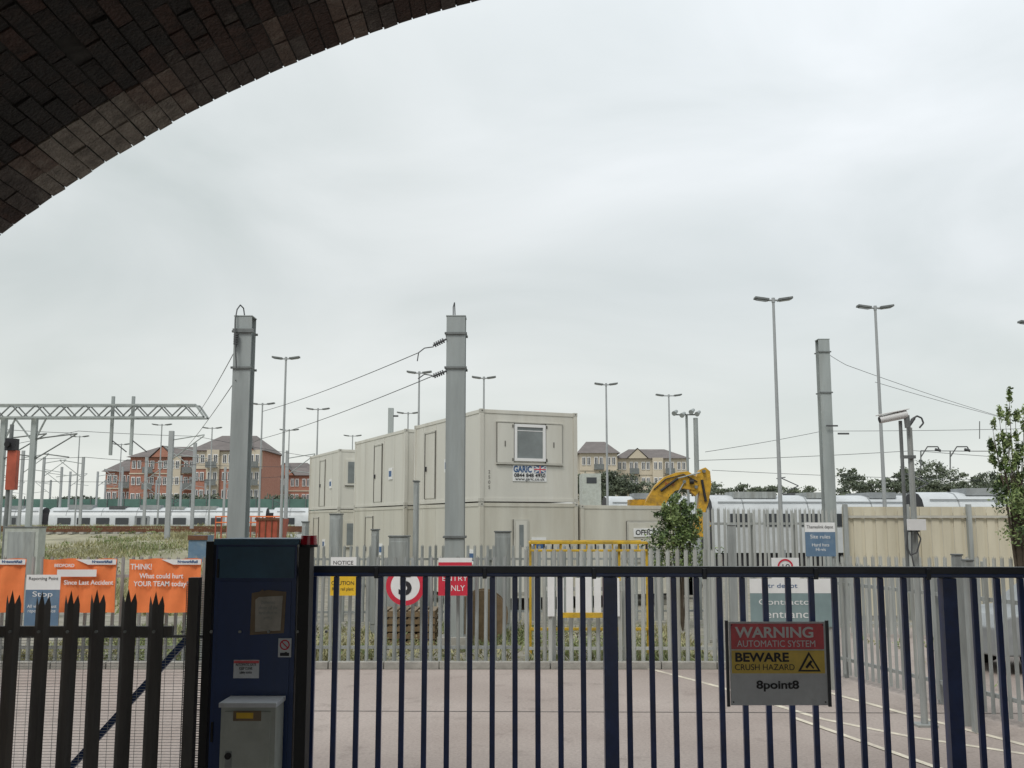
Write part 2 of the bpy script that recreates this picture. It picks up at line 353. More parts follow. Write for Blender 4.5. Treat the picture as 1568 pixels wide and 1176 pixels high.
# ---------------------------------------------------------------- sliding gate
g=B('sliding_gate')
Y0=6.0; xa=X(474,Y0); xb=4.6
def gy(x): return Y0-(x-xa)*.045
zt=zat(866,Y0); zr=zt-.06
def gb(x,w,z0,z1,k,d=None): 
    d=d or w; y=gy(x); g.box(x-w/2,x+w/2,y-d/2,y+d/2,z0,z1,k)
sp=(X(514,Y0)-X(480,Y0))
x=X(484,Y0)
big=[X(933,5.9),X(1449,5.8)]
while x<xb:
    if min(abs(x-bb) for bb in big)>.05: gb(x,.030,.16,zr-.002,'navy')
    x+=sp*.995
for bb in big: gb(bb,.078,.1,zr-.002,'navy')
gb(X(474,Y0),.05,.1,zr-.002,'toprail')
g.beam((xa-.03,gy(xa),zr+.03),(xb,gy(xb),zr+.03),.06,.06,'toprail')
g.beam((xa-.03,gy(xa),.13),(xb,gy(xb),.13),.08,.12,'navy')
g.beam((xa-.02,gy(xa)-.034,zr+.012),(xb,gy(xb)-.034,zr+.012),.008,.018,'navy')
x=xa+.4
while x<xb: g.box(x-.012,x+.012,gy(x)-.045,gy(x)-.03,zr-.01,zr+.05,'toprail'); x+=.62
g.finish(.003)
s=B('gate_warning_sign')
Ys=5.72
def sx(u): return X(u,Ys,1000)
def sz(v): return zat(v,Ys)
s.box(sx(1117),sx(1265),Ys,Ys+.004,sz(1080),sz(952),'wgrey')
s.box(sx(1120),sx(1262),Ys-.003,Ys-.001,sz(994),sz(955),'wred')
s.box(sx(1120),sx(1262),Ys-.003,Ys-.001,sz(1031),sz(996),'wyel')
tx,tz=sx(1238),sz(1015); t=.062
s.prism([(tx-t,tz-.045),(tx+t,tz-.045),(tx,tz+.06)],Ys-.006,Ys-.004,'ink')
s.prism([(tx-t*.72,tz-.036),(tx+t*.72,tz-.036),(tx,tz+.04)],Ys-.009,Ys-.007,'wyel')
s.beam((tx-.018,Ys-.011,tz-.025),(tx+.012,Ys-.011,tz+.012),.004,.012,'ink'); s.beam((tx+.022,Ys-.011,tz-.028),(tx-.004,Ys-.011,tz+.003),.004,.008,'ink')
for uu in (1121,1261):
    for vv in (957,1075): s.tube((sx(uu),Ys-.006,sz(vv)),(sx(uu),Ys,sz(vv)),.004,'ink')
s.beam((sx(1117)-.012,Ys+.002,sz(1082)),(sx(1117)-.012,Ys+.002,sz(950)),.016,.016,'toprail')
s.beam((sx(1265)+.01,Ys+.002,sz(1082)),(sx(1265)+.01,Ys+.002,sz(950)),.016,.016,'toprail')
so=s.finish()
text(so,'WARNING',(sx(1187),Ys-.005,sz(969)),.078,'white',sx(1248)-sx(1128),bold=.002)
text(so,'AUTOMATIC SYSTEM',(sx(1189),Ys-.005,sz(986)),.05,'white',sx(1250)-sx(1130))
text(so,'BEWARE',(sx(1166),Ys-.005,sz(1007)),.066,'ink',sx(1208)-sx(1126),bold=.002)
text(so,'CRUSH HAZARD',(sx(1170),Ys-.005,sz(1022)),.045,'ink',sx(1217)-sx(1126))
text(so,'8point8',(sx(1189),Ys-.005,sz(1049)),.06,'ink',sx(1222)-sx(1157),bold=.0015)

# ---------------------------------------------------------------- gate control cabinet
c=B('gate_control_cabinet'); Yc=5.62
def cx(u): return X(u,Yc,950)
def cz(v): return zat(v,Yc)
c.box(cx(327),cx(452),Yc,Yc+.42,0,cz(832),'navybox')
c.box(cx(324),cx(455),Yc-.012,Yc+.43,cz(834),cz(825),'lid')
c.box(cx(331),cx(449),Yc-.008,Yc-.001,cz(885),cz(837),'lid')
c.box(cx(334),cx(445),Yc-.008,Yc-.001,.1,cz(890),'navybox')
c.box(cx(456),cx(473),Yc-.02,Yc+.1,0,cz(838),'black')
c.box(cx(311),cx(323),Yc,Yc+.06,0,cz(829),'black')
c.tube((cx(440),Yc-.02,cz(1000)),(cx(440),Yc,cz(1000)),.008,'ink')
for zz in (870,1120): 
    c.tube((cx(332),Yc-.014,cz(zz)-.05),(cx(332),Yc-.014,cz(zz)+.05),.007,'black')
c.tube((cx(468),Yc+.03,cz(838)),(cx(468),Yc+.03,cz(834)),.05,'black',20)
c.tube((cx(468),Yc+.03,cz(836)),(cx(468),Yc+.03,cz(820)),.046,'beacon',20,.042)
c.prism([(cx(384),cz(972)),(cx(436),cz(969)),(cx(438),cz(906)),(cx(410),cz(903)),(cx(385),cz(908))],Yc-.012,Yc-.0095,'tape')
c.prism([(cx(392),cz(967)),(cx(431),cz(965)),(cx(433),cz(912)),(cx(391),cz(914))],Yc-.016,Yc-.0135,'paper')
c.prism([(cx(386),cz(914)),(cx(402),cz(902)),(cx(406),cz(906)),(cx(390),cz(919))],Yc-.0185,Yc-.0165,'tape')
c.box(cx(361),cx(400),Yc-.013,Yc-.0095,cz(1038),cz(1010),'wgrey')
c.box(cx(361.5),cx(399.5),Yc-.0155,Yc-.0135,cz(1015),cz(1011),'wred')
c.box(cx(428),cx(448),Yc-.013,Yc-.0095,cz(1006),cz(977),'wgrey')
c.disc(cx(438),cz(987),Yc-.0145,Yc-.0145,.027,'red',24,r_in=.020)
c.beam((cx(433),Yc-.0150,cz(982)),(cx(443),Yc-.0150,cz(992)),.002,.006,'red')
c.box(cx(431),cx(445),Yc-.0155,Yc-.0135,cz(1004),cz(999),'ink')
co=c.finish(.003)
text(co,'AUTOMATIC GATE\nKEEP CLEAR\nsafety notice',(cx(380),Yc-.017,cz(1023)),.020,'ink',.11)
text(co,'Deliveries:\nplease call the\nyard office on\narrival',(cx(411),Yc-.019,cz(934)),.027,'galv',.10)
s=B('keypad_meter_box'); Yk=5.38
def kx(u): return X(u,Yk,1100)
def kz(v): return zat(v,Yk)
s.box(kx(337),kx(421),Yk+.015,Yk+.20,kz(1300),kz(1078),'boxgrey')
s.box(kx(344),kx(414),Yk,Yk+.013,kz(1290),kz(1090),'boxgrey')
s.box(kx(335),kx(423),Yk-.01,Yk+.21,kz(1083),kz(1076),'wgrey')
s.box(kx(357),kx(400),Yk-.003,Yk-.001,kz(1104),kz(1088.5),'tape')
s.box(kx(362),kx(388),Yk-.006,Yk-.0035,kz(1100),kz(1091),'yellow')
s.tube((kx(352),Yk-.02,kz(1157)),(kx(352),Yk,kz(1157)),.016,'black',16)
s.box(kx(347),kx(357),Yk-.006,Yk-.001,kz(1178),kz(1150),'galv')
s.box(kx(352),kx(406),Yk+.1,Yk+.18,0,kz(1300),'galv_dk')
s.finish(.004)

# ---------------------------------------------------------------- fence signs
def sign(name,u0,u1,v0,v1,Y,bands,texts=()):
    s=B(name)
    for i,(a,bb,k) in enumerate(bands):
        za=zat(v0+(v1-v0)*a,Y); zb=zat(v0+(v1-v0)*bb,Y)
        s.box(X(u0,Y),X(u1,Y),Y-.004,Y,zb,za-.001,k)
    o=s.finish()
    for body,u,v,hpx,wpx,k in texts:
        text(o,body,(X(u,Y),Y-.007,zat(v,Y)),hpx*Y/F*1.35,k,wpx*Y/F)
    return o
Yf=17.5
sign('yellow_notice_sign',508,547,853,912,Yf,[(0,.5,'white'),(.5,1,'yellow')],[('CAUTION',527,893,6,34,'ink'),('Road rail plant',527,902,5,32,'ink'),('NOTICE',527,862,6,30,'ink')])
s=B('speed_limit_sign'); cxx,czz=X(622,Yf),zat(897,Yf)
s.disc(cxx,czz,Yf-.006,Yf,.325,'white'); s.disc(cxx,czz,Yf-.008,Yf-.008,.325,'red',40,r_in=.245)
s5=s.finish(); text(s5,'5',(cxx,Yf-.012,czz+.01),.5,'ink',bold=.012)
sign('red_notice_sign',672,723,854,912,Yf,[(0,.12,'white'),(.12,1,'red')],[('STAFF',697,871,9,38,'white'),('ENTRY',697,886,8,38,'white'),('ONLY',697,901,9,30,'white')])
def banner(u0,u1,txts):
    s=B('safety_banner'); Y=17.35; x0,x1=X(u0,Y),X(u1,Y); zt,zb=zat(856,Y),zat(938,Y)
    nx=24; vs=[]
    def yo(i,j): return Y+.02*math.sin(i*.9+j*.7)+.01*math.sin(i*2.1)
    for j in range(7):
        for i in range(nx+1):
            sag=.012*math.sin(i/nx*math.pi*4)*(1 if j in(0,) else .3)
            vs.append((x0+(x1-x0)*i/nx,yo(i,j),zt+(zb-zt)*j/6-sag))
    fs=[(j*(nx+1)+i,j*(nx+1)+i+1,(j+1)*(nx+1)+i+1,(j+1)*(nx+1)+i) for j in range(6) for i in range(nx)]
    s.add(vs,fs,'orange',True)
    w=x1-x0
    s.prism([(x0,zt-.005),(x0+w*.45,zt-.005),(x0+w*.62,zt-.09),(x1,zt-.09),(x1,zt-.005)],Y-.035,Y-.032,'white')
    o=s.finish()
    for b_,u,v,hp,wp,kk in txts: text(o,b_,(X(u,Y),Y-.042,zat(v,Y)),hp*Y/F*1.3,kk,wp*Y/F,bold=.002)
banner(-70,44,[('NetworkRail',24,860,4,30,'blue'),('THINK!',-20,868,9,34,'white')])
banner(70,182,[('NetworkRail',161,860,4,30,'blue'),('BEDFORD',104,866,5,30,'white'),('Since Last Accident',142,892,7,74,'white')])
banner(201,311,[('NetworkRail',291,860,4,30,'blue'),('THINK!',221,868,9,32,'white'),('What could hurt',252,882,8,66,'white'),('YOUR TEAM today?',252,894,8,82,'white')])
sign('site_information_sign',46,98,880,962,16.9,[(0,.28,'white'),(.28,1,'sblue')],[('Reporting Point',72,886,5,44,'ink'),('Stop',72,910,8,30,'white'),('All visitors must\nreport to office',72,932,5,44,'white')])
sign('white_panel_sign',92,152,872,883,17.28,[(0,1,'white')])
s=sign('welcome_board_sign',1145,1270,886,960,15.2,[(0,.3,'white'),(.3,1,'teal')],[('gtr depot',1192,897,7,50,'blue'),('Contractor',1200,922,9,84,'white'),('entrance',1205,941,12,74,'white')])
p=B('sign_support_posts')
for u in (1150,1266): p.tube((X(u,15.25),15.25,0),(X(u,15.25),15.25,zat(884,15.25)),.035,'galv')
p.finish()
s=sign('speed_limit_board',1179,1221,854,900,15.9,[(0,1,'white')],[('10',1200,868,8,11,'ink'),('MAX',1200,890,6,26,'ink')])
r=B('speed_limit_ring'); r.disc(X(1200,15.9),zat(868,15.9),15.888,15.888,.12,'red',32,r_in=.095); ro=r.finish(); ro.parent=s; ro.location-=s.location
sign('blue_site_sign',1232,1278,800,852,20.4,[(0,.28,'white'),(.28,1,'sblue')],[('Thameslink depot',1255,807,5,40,'ink'),('Site rules',1255,822,6,30,'white'),('Hard hats\nHi-vis',1255,838,5,26,'white')])
s2=B('sign_support_posts'); 
for u in (1236,1274): s2.tube((X(u,20.45),20.45,0),(X(u,20.45),20.45,zat(799,20.45)),.03,'galv')
s2.finish()

# ---------------------------------------------------------------- containers
O=Vector((X(735,28),28,0)); th=math.radians(24.2)
def frame(a0_,b0_): 
    av=Vector((-math.sin(th),math.cos(th),0)); bv=Vector((math.cos(th),math.sin(th),0))
    o=O+av*a0_+bv*b0_
    return Matrix(((bv.x,av.x,0,o.x),(bv.y,av.y,0,o.y),(0,0,1,0),(0,0,0,1)))
def cabin(name,a0_,b0_,L_,W_,z0,z1,k,end=None,side=None):
    c=B(name); c.M=frame(a0_,b0_); e=.03
    c.box(e,W_-e,e,L_-e,z0+.05,z1-.05,k)
    for x in (0,W_-.11):
        for y in (0,L_-.11): c.box(x,x+.11,y,y+.11,z0,z1,k)
    for z in (z0,z1-.10):
        for y in (.012,L_-.112): c.box(.11,W_-.11,y,y+.10,z,z+.10,k)
        for x in (.012,W_-.112): c.box(x,x+.10,.11,L_-.11,z+.001,z+.099,k)
    c.box(.11,W_-.11,-.0,.011,z0-.012,z0-.002,'seam')
    for x in (-.006,W_-.112):
        for y in (-.006,L_-.112):
            for z in (z0-.012,z1-.09): c.box(x,x+.118,y,y+.118,z,z+.102,'conttrim')
            c.box(x+.035,x+.08,y-.003,y+.02,z1-.055,z1-.02,'seam')
    y=1.2
    while y<L_-.3: c.box(e-.006,e+.004,y,y+.012,z0+.11,z1-.11,'conttrim'); y+=1.2
    if end=='window':
        wx0,wx1=1.02,1.98; wz0,wz1=z0+1.12,z0+2.15; f=e-.03
        for (x0,x1,za,zb) in ((wx0,wx0+.08,wz0,wz1),(wx1-.08,wx1,wz0,wz1),(wx0+.08,wx1-.08,wz0,wz0+.08),(wx0+.08,wx1-.08,wz1-.08,wz1)):
            c.box(x0,x1,f-.03,e,za,zb,'upvc')
        c.box(wx0+.08,wx1-.08,f+.005,e-.002,wz0+.08,wz1-.08,'glass')
        c.box(wx0+.08,wx1-.08,f-.002,f+.003,wz1-.19,wz1-.17,'upvc')
        for x0,x1 in ((.50,1.0),(2.0,2.50)):
            c.box(x0,x1,e-.05,e-.001,wz0-.05,wz1+.02,k); c.box(x0-.008,x0-.001,e-.052,e-.001,wz0-.05,wz1+.02,'seam'); c.box(x1+.001,x1+.008,e-.052,e-.001,wz0-.05,wz1+.02,'seam')
            c.box(x0+.22,x0+.25,e-.065,e-.051,wz0+.4,wz0+.55,'seam')
            for za in (wz0,wz1-.1): c.box(x0+(.0 if x0>1.5 else .45),x0+(.03 if x0>1.5 else .48),e-.07,e-.051,za,za+.08,'seam')
        c.box(.48,2.53,e-.06,e-.001,wz0-.10,wz0-.055,'conttrim'); c.box(.48,2.53,e-.03,e-.001,wz0-.115,wz0-.102,'seam'); c.box(.48,2.53,e-.06,e-.001,wz1+.03,wz1+.06,'conttrim')
        c.box(.98,2.02,e-.02,e-.001,z0+.56,z0+1.03,'white')
    if side:
        for y0 in side:
            c.box(e-.035,e-.004,y0,y0+.05,z0+.15,z1-.3,'seam'); c.box(e-.035,e-.004,y0+.95,y0+1.0,z0+.15,z1-.3,'seam')
            c.box(e-.035,e-.004,y0+.05,y0+.95,z1-.35,z1-.3,'conttrim'); c.box(e-.02,e-.003,y0+.06,y0+.94,z0+.16,z1-.36,k)
            c.box(e-.07,e-.021,y0+.8,y0+.86,z0+1.0,z0+1.15,'ink')
            c.box(e-.03,e-.003,y0-1.2,y0-.8,z0+.9,z0+1.3,'white')
            c.box(e-.034,e-.031,y0-1.15,y0-.85,z0+1.0,z0+1.2,'blue')
    if end=='small':
        c.box(.3,.9,e-.05,e-.001,z0+1.0,z0+2.1,k); c.box(.28,.92,e-.06,e-.002,z0+.96,z0+.995,'seam'); c.box(.4,.8,e-.07,e-.051,z0+1.1,z0+2.0,'glass')
    return c
z0,z1,z2=.35,2.93,5.49; zm=2.965
A=cabin('portable_office_cabin',0,0,5.6,3.0,zm,z2,'cont','window',(3.6,)); Ao=A.finish(.01)
fm=frame(0,0); rz=th
def cabtext(body,bx,z,size,k,w,off=.002,bold=0): 
    p=fm@Vector((bx,off,z)); text(Ao,body,p,size,k,w,rz=rz,bold=bold)
cabtext('GARIC',1.28,zm+.89,.24,'blue',.56,bold=.008); cabtext('0844 848 4950',1.5,zm+.725,.14,'ink',.96,bold=.003); cabtext('www.garic.co.uk',1.5,zm+.625,.12,'ink',.9)
fl=B('flag_panel'); fl.M=fm@Matrix.Translation((0,-.02,0))
fl.box(1.63,1.99,.022,.026,zm+.80,zm+1.0,'blue')
for (p_,q_) in (((1.64,.021,zm+.81),(1.98,.021,zm+.99)),((1.64,.0205,zm+.99),(1.98,.0205,zm+.81))): fl.beam(p_,q_,.001,.03,'white')
fl.box(1.63,1.99,.0185,.0195,zm+.87,zm+.93,'white'); fl.box(1.78,1.84,.018,.0193,zm+.80,zm+1.0,'white')
fl.box(1.63,1.99,.015,.017,zm+.885,zm+.915,'red'); fl.box(1.795,1.825,.0145,.0165,zm+.80,zm+1.0,'red')
fo=fl.finish(); fo.parent=Ao; fo.location-=Ao.location
for i,ch in enumerate('2505'): cabtext(ch,.28,zm+.80-i*.14,.13,'seam',None,off=.022)
cabin('portable_office_cabin',6.7,.05,6.2,3.0,zm,z2,'cont',None,(2.6,)).finish(.01)
cabin('portable_office_cabin',17.0,.5,5.4,3.0,zm,z2,'cont','small',(2.4,)).finish(.01)
cabin('portable_office_cabin',0,0,5.6,3.0,z0,z1,'cont2',None,(1.6,)).finish(.01)
cabin('portable_office_cabin',6.7,.05,6.2,3.0,z0,z1,'cont2',None,(3.6,)).finish(.01)
cabin('portable_office_cabin',17.0,.5,5.4,3.0,z0,z1,'cont2','small',(3.4,)).finish(.01)
D=cabin('portable_office_cabin',-.02,3.08,5.6,3.05,z0,z1-.05,'cont2')
D.box(1.5,2.65,-.01,.028,z0+.9,z1-.5,'conttrim'); D.box(1.55,2.6,-.02,-.011,z0+.95,z1-.55,'cont2'); D.box(1.49,1.499,-.012,.028,z0+.9,z1-.5,'seam'); D.box(1.5,2.65,-.012,.028,z1-.499,z1-.49,'seam')
D.box(1.7,2.5,-.05,-.025,1.98,2.22,'white'); Do=D.finish(.008)
p=frame(-.02,3.08)@Vector((2.1,-.054,2.10)); text(Do,'OFFICE',p,.2,'ink',.68,rz=rz,bold=.004)
D=B('cabin_door_panel'); D.M=frame(0,0); D.box(1.0,1.45,-.01,.028,z0+.1,z1-.45,'conttrim'); D.box(.985,.999,-.012,.028,z0+.1,z1-.45,'seam'); D.box(1.06,1.39,-.022,-.012,z0+.15,z1-.5,'cont'); D.box(1.16,1.29,-.03,-.023,z1-1.2,z1-.6,'glass')
D.box(1.55,2.0,.005,.028,z1-1.3,z1-.95,'white'); D.box(1.6,1.95,-.002,.004,z1-1.25,z1-1.05,'blue'); D.finish()

# ---------------------------------------------------------------- catenary masts
def mast(name,u,vt,Y,w,vband=()):
    b=B(name); x=X(u,Y,vt); zt=zat(vt,Y); h=w/2; fl=.02
    b.box(x-h,x+h,Y-h,Y-h+fl,0,zt,'mast'); b.box(x-h,x+h,Y+h-fl,Y+h,0,zt,'mast'); b.box(x-.012-h*.55,x+.012+h*.55,Y-h+fl,Y+h-fl,0,zt,'mast')
    b.box(x-h-.01,x+h+.01,Y-h-.01,Y+h+.01,zt,zt+.02,'mast')
    b.box(x-h-.12,x+h+.12,Y-h-.12,Y+h+.12,0,.25,'concrete')
    for vb in vband:
        z=zat(vb,Y); b.box(x-h-.035,x+h+.035,Y-h-.035,Y-h-.003,z-.022,z+.022,'galv_dk'); b.box(x-h-.035,x+h+.035,Y+h+.003,Y+h+.035,z-.022,z+.022,'galv_dk')
        for sx_ in (-1,1): b.tube((x+sx_*(h+.02),Y-h-.05,z),(x+sx_*(h+.02),Y+h+.05,z),.012,'galv_dk')
    return b,x,zt
def insul(b,p,d,L_=.35):
    d=Vector(d).normalized(); p=Vector(p)
    b.tube(p,p+d*L_,.02,'wire')
    for i in range(5):
        c=p+d*(.06+i*.045); b.tube(c,c+d*.03,.05,'wire',10)
b,x,zt=mast('overhead_line_mast',376,487,20,.345,(510,565))
b.box(x-.19,x+.22,19.78,19.82,zat(512,20),zat(506,20),'galv_dk')
pts=[at(362,565,19.7),at(360,520,19.7),at(360,490,19.75),at(363,474,19.8),at(368,467,19.9),at(373,472,20),at(375,487,20)]
b.path(pts,.014,'wire'); insul(b,at(361,532,19.75),(0,0,1),.2)
b.finish(.003)
b,x,zt=mast('overhead_line_mast',699,487,20,.37,(513,565,822))
b.path([at(694,487,19.9),at(694,470,19.9),at(696,463,19.9),at(697,487,19.95)],.012,'wire')
insul(b,at(684,519,19.8),(-1,.0,-.5),.30); insul(b,at(684,568,19.8),(-1,0,-.4),.30)
b.path([at(664,531,19.8),at(650,533,19.8),at(641,540,19.8),at(639,553,19.8)],.012,'wire')
b.path([at(662,575,19.8),at(650,573,19.8),at(640,580,19.8)],.012,'wire')
b.finish(.003)
b,x,zt=mast('overhead_line_mast',1259,521,33,.36,(540,602))
b.beam(at(1265,652,32.7),at(1283,652,32.7),.03,.05,'wire')
b.tube(at(1283,664,32.7),at(1300,664,32.7),.03,'wire'); b.finish(.003)
def wires(name,segs,r=.012):
    b=B(name)
    for pts in segs:
        P=[at(*p) for p in pts]
        for a,c in zip(P[:-1],P[1:]):
            L_=(c-a).length; prev=a
            for i in range(1,13):
                t=i/12; q_=a.lerp(c,t)-Vector((0,0,1))*(L_*.004*4*t*(1-t)); b.tube(prev,q_,r,'wire',4,cap=False); prev=q_
    b.finish()
wires('overhead_cables',[[(641,540,19.8),(402,630,38)],[(662,576,19.8),(400,672,40),(282,715,60)]],.009)
wires('overhead_cables',[[(361,535,19.8),(298,640,44)],[(361,582,19.8),(270,700,60)]],.009)
wires('overhead_cables',[[(1265,540,32.8),(1296,559,36),(1568,648,52)],[(1340,585,40),(1600,655,52)]],.010)
wires('overhead_cables',[[(1080,692,44),(1260,660,50),(1620,655,48)],[(1070,705,44),(1400,690,46),(1620,705,48)],[(1090,720,50),(1500,735,50)],[(1410,690,30),(1620,690,30)]],.011)
wires('overhead_cables',[[(-30,690,50),(120,660,52),(300,668,58),(480,700,64)],[(-30,705,50),(130,700,52),(300,712,58),(470,715,64)],[(-30,735,60),(240,738,66),(430,730,72)],[(-30,655,45),(110,663,52)]],.012)

# ---------------------------------------------------------------- street lamps
def lamp(u,vt,Y,arm=.42,r=.07):
    b=B('street_lamp'); x=X(u,Y,vt); zt=zat(vt,Y)
    b.tube((x,Y,0),(x,Y,1.5),r*1.6,'mast_far',10); b.tube((x,Y,1.5),(x,Y,zt-.1),r,'mast_far',10,r*.6)
    b.tube((x-arm,Y,zt-.04),(x+arm,Y,zt-.04),.035,'mast_far')
    b.tube((x,Y,zt-.12),(x,Y,zt+.04),.06,'mast_far')
    for s_ in (-1,1):
        cx_=x+s_*(arm+.12); Rm=Matrix.Rotation(-s_*.14,4,'Y')
        b.box(cx_-.24,cx_+.24,Y-.15,Y+.15,zt-.03,zt+.04,'galv_dk',rot=Rm)
        b.box(cx_-.18,cx_+.18,Y-.11,Y+.11,zt-.055,zt-.032,'glass',rot=Rm)
    b.finish(.006)
for u,vt,Y in ((1184,458,34),(1340,470,36),(1588,494,36),(438,548,47),(402,618,65),(487,626,69),(642,570,52),(741,578,54),(928,588,56),(1024,605,61),(625,632,71),(540,667,90),(325,655,83),(248,650,82),(443,658,84),(122,668,88),(186,680,95)):
    lamp(u,vt,Y,arm=.28 if Y<60 else .42,r=.075)
b=B('floodlight_mast'); Y=40; x=X(1065,Y,640); b.tube((x,Y,0),(x,Y,zat(640,Y)),.11,'mast',10,.09)
x2=X(1052,Y,640); b.tube((x2,Y+.1,0),(x2,Y+.1,zat(634,Y)),.05,'mast',8)
b.beam(at(1034,635,Y),at(1070,635,Y),.05,.05,'galv_dk')
for u,v in ((1034,631),(1046,634),(1060,629),(1069,632)): p=at(u,v,Y-.1); b.tube(p-Vector((.07,.1,.07)),p+Vector((.07,.1,.05)),.10,'mast',10,.06)
b.finish()
b=B('overhead_line_mast'); Y=48; x=X(596,Y); b.box(x-.12,x+.12,Y-.12,Y+.12,0,zat(625,Y),'mast'); b.tube((x,Y,zat(637,Y)),(x+.35,Y,zat(637,Y)),.04,'wire'); b.finish()

# ---------------------------------------------------------------- CCTV pole
b=B('cctv_pole'); Y=12.6; x=X(1405,Y,900); 
b.tube((x,Y,0),(x,Y,zat(655,Y)),.04,'galv',12,.034); b.box(x-.12,x+.12,Y-.12,Y+.12,0,.03,'galv'); 
x2=X(1384,Y,800); b.tube((x2,Y-.05,zat(905,Y)),(x2,Y-.05,zat(645,Y)),.022,'galv_dk',10)
for v in (870,700,812): b.beam((x2-.02,Y-.05,zat(v,Y)),(x+.04,Y-.05,zat(v,Y)),.03,.04,'galv_dk')
p0=at(1347,643,Y-.1);p1=at(1388,634,Y-.1); b.tube(p0,p1,.045,'white',16,.052); b.tube(p0-(p1-p0)*.02,p0+(p1-p0)*.01,.036,'ink',16)
b.beam(p0+Vector((-.03,0,.055)),p1+Vector((.02,0,.06)),.11,.012,'white')
b.tube(at(1388,636,Y-.1),at(1390,655,Y-.1),.035,'galv_dk',10)
b.tube(at(1392,652,Y),at(1400,640,Y),.02,'wire'); 
b.path([at(1392,655,Y),at(1396,642,Y),at(1404,637,Y),at(1411,640,Y),at(1414,648,Y),at(1408,655,Y)],.012,'wire')
b.box(X(1384,Y),X(1410,Y),Y-.16,Y-.09,zat(812,Y),zat(795,Y),'white')
b.path([at(1390,812,Y-.1),at(1388,835,Y-.1),at(1394,850,Y-.1),at(1404,846,Y-.1),at(1410,825,Y-.1),at(1403,812,Y-.1)],.010,'wire')
b.path([at(1396,812,Y-.1),at(1396,850,Y-.12),at(1400,870,Y-.1)],.010,'wire')
b.finish(.002)
b=B('overhead_line_bracket'); 
for u in (1410,1455): 
    b.path([at(u,700,30),at(u+10,684,30),at(u+26,684,30),at(u+30,692,30)],.018,'wire'); b.tube(at(u,720,30),at(u,690,30),.02,'galv_dk')
    b.tube(at(u+22,688,30),at(u+30,690,30),.04,'wire')
b.tube(at(1500,672,30),at(1500,645,30),.014,'galv_dk'); b.finish()

# ---------------------------------------------------------------- lattice gantry
b=B('lattice_portal_gantry'); Y=45
zt,zb=zat(621,Y),zat(640,Y); x0=X(-160,Y);x1=X(302,Y,640);tip=X(316,Y,640)
for dy in (-.3,.3):
    b.beam((x0,Y+dy,zt),(x1,Y+dy,zt),.08,.08,'mast'); b.beam((x0,Y+dy,zb),(tip,Y+dy,zb),.08,.08,'mast'); b.beam((x1,Y+dy,zt),(tip,Y+dy,zb),.08,.08,'mast')
    n=int((x1-x0)/.52); 
    for i in range(n):
        xa=x0+(x1-x0)*i/n; xb=x0+(x1-x0)*(i+1)/n
        if i%2: b.beam((xa,Y+dy,zt),(xb,Y+dy,zb),.05,.05,'galv_dk')
        else: b.beam((xa,Y+dy,zb),(xb,Y+dy,zt),.05,.05,'galv_dk')
for u in (172,203):
    x=X(u,Y,640); b.beam((x,Y,zat(607,Y)),(x,Y,zat(697,Y)),.12,.12,'mast')
    b.tube((x-.05,Y,zat(672,Y)),(x+.7,Y,zat(692,Y)),.025,'wire')
for u in (50,3):
    x=X(u,Y,700); b.box(x-.11,x+.11,Y-.11,Y+.11,0,zb,'mast')
    b.beam((x,Y,zb-1.1),(x-.9,Y,zb),.06,.06,'mast'); b.beam((x,Y,zb-1.1),(x+.5,Y,zb),.06,.06,'mast')
    b.tube((x,Y,zat(672,Y)),(x+1.9,Y,zat(664,Y)),.03,'galv_dk'); b.tube((x,Y,zat(705,Y)),(x+1.9,Y,zat(664,Y)),.03,'galv_dk'); b.tube((x+.5,Y,zat(695,Y)),(x+1.6,Y,zat(700,Y)),.025,'galv_dk')
b.finish()
for u,vt,Y in ((20,705,80),(36,690,72),(68,700,84),(95,715,95),(128,700,78),(108,722,110),(225,700,72),(263,660,56),(299,678,62),(188,715,100),(150,722,110),(345,715,90),(440,690,66),(12,735,110),(78,735,120),(162,735,125),(240,735,115),(278,728,100),(315,740,120),(370,745,120)):
    b=B('overhead_line_mast'); x=X(u,Y,vt); zt=zat(vt,Y); w=.09 if Y>58 else .12
    b.box(x-w,x+w,Y-w,Y+w,0,zt,'mast_far'); s_=random.choice((-1,1))
    b.tube((x,Y,zt-.5),(x+s_*1.8,Y,zt-.2),.03,'mast'); b.tube((x,Y,zt-1.6),(x+s_*1.8,Y,zt-.25),.03,'mast'); b.tube((x+s_*.4,Y,zt-1.3),(x+s_*2.0,Y,zt-1.5),.025,'mast')
    b.finish()
b=B('red_railway_signal'); Y=30; x=X(14,Y); b.box(x-.14,x+.14,Y-.1,Y+.1,zat(750,Y),zat(690,Y),'skipred'); b.box(x-.2,x+.1,Y-.15,Y+.1,zat(690,Y),zat(672,Y),'ink'); b.tube((x-.1,Y,0),(x-.1,Y,zat(650,Y)),.06,'galv_dk'); b.tube((x-.1,Y-.15,zat(681,Y)),(x-.1,Y-.25,zat(681,Y)),.08,'black',12); b.finish()

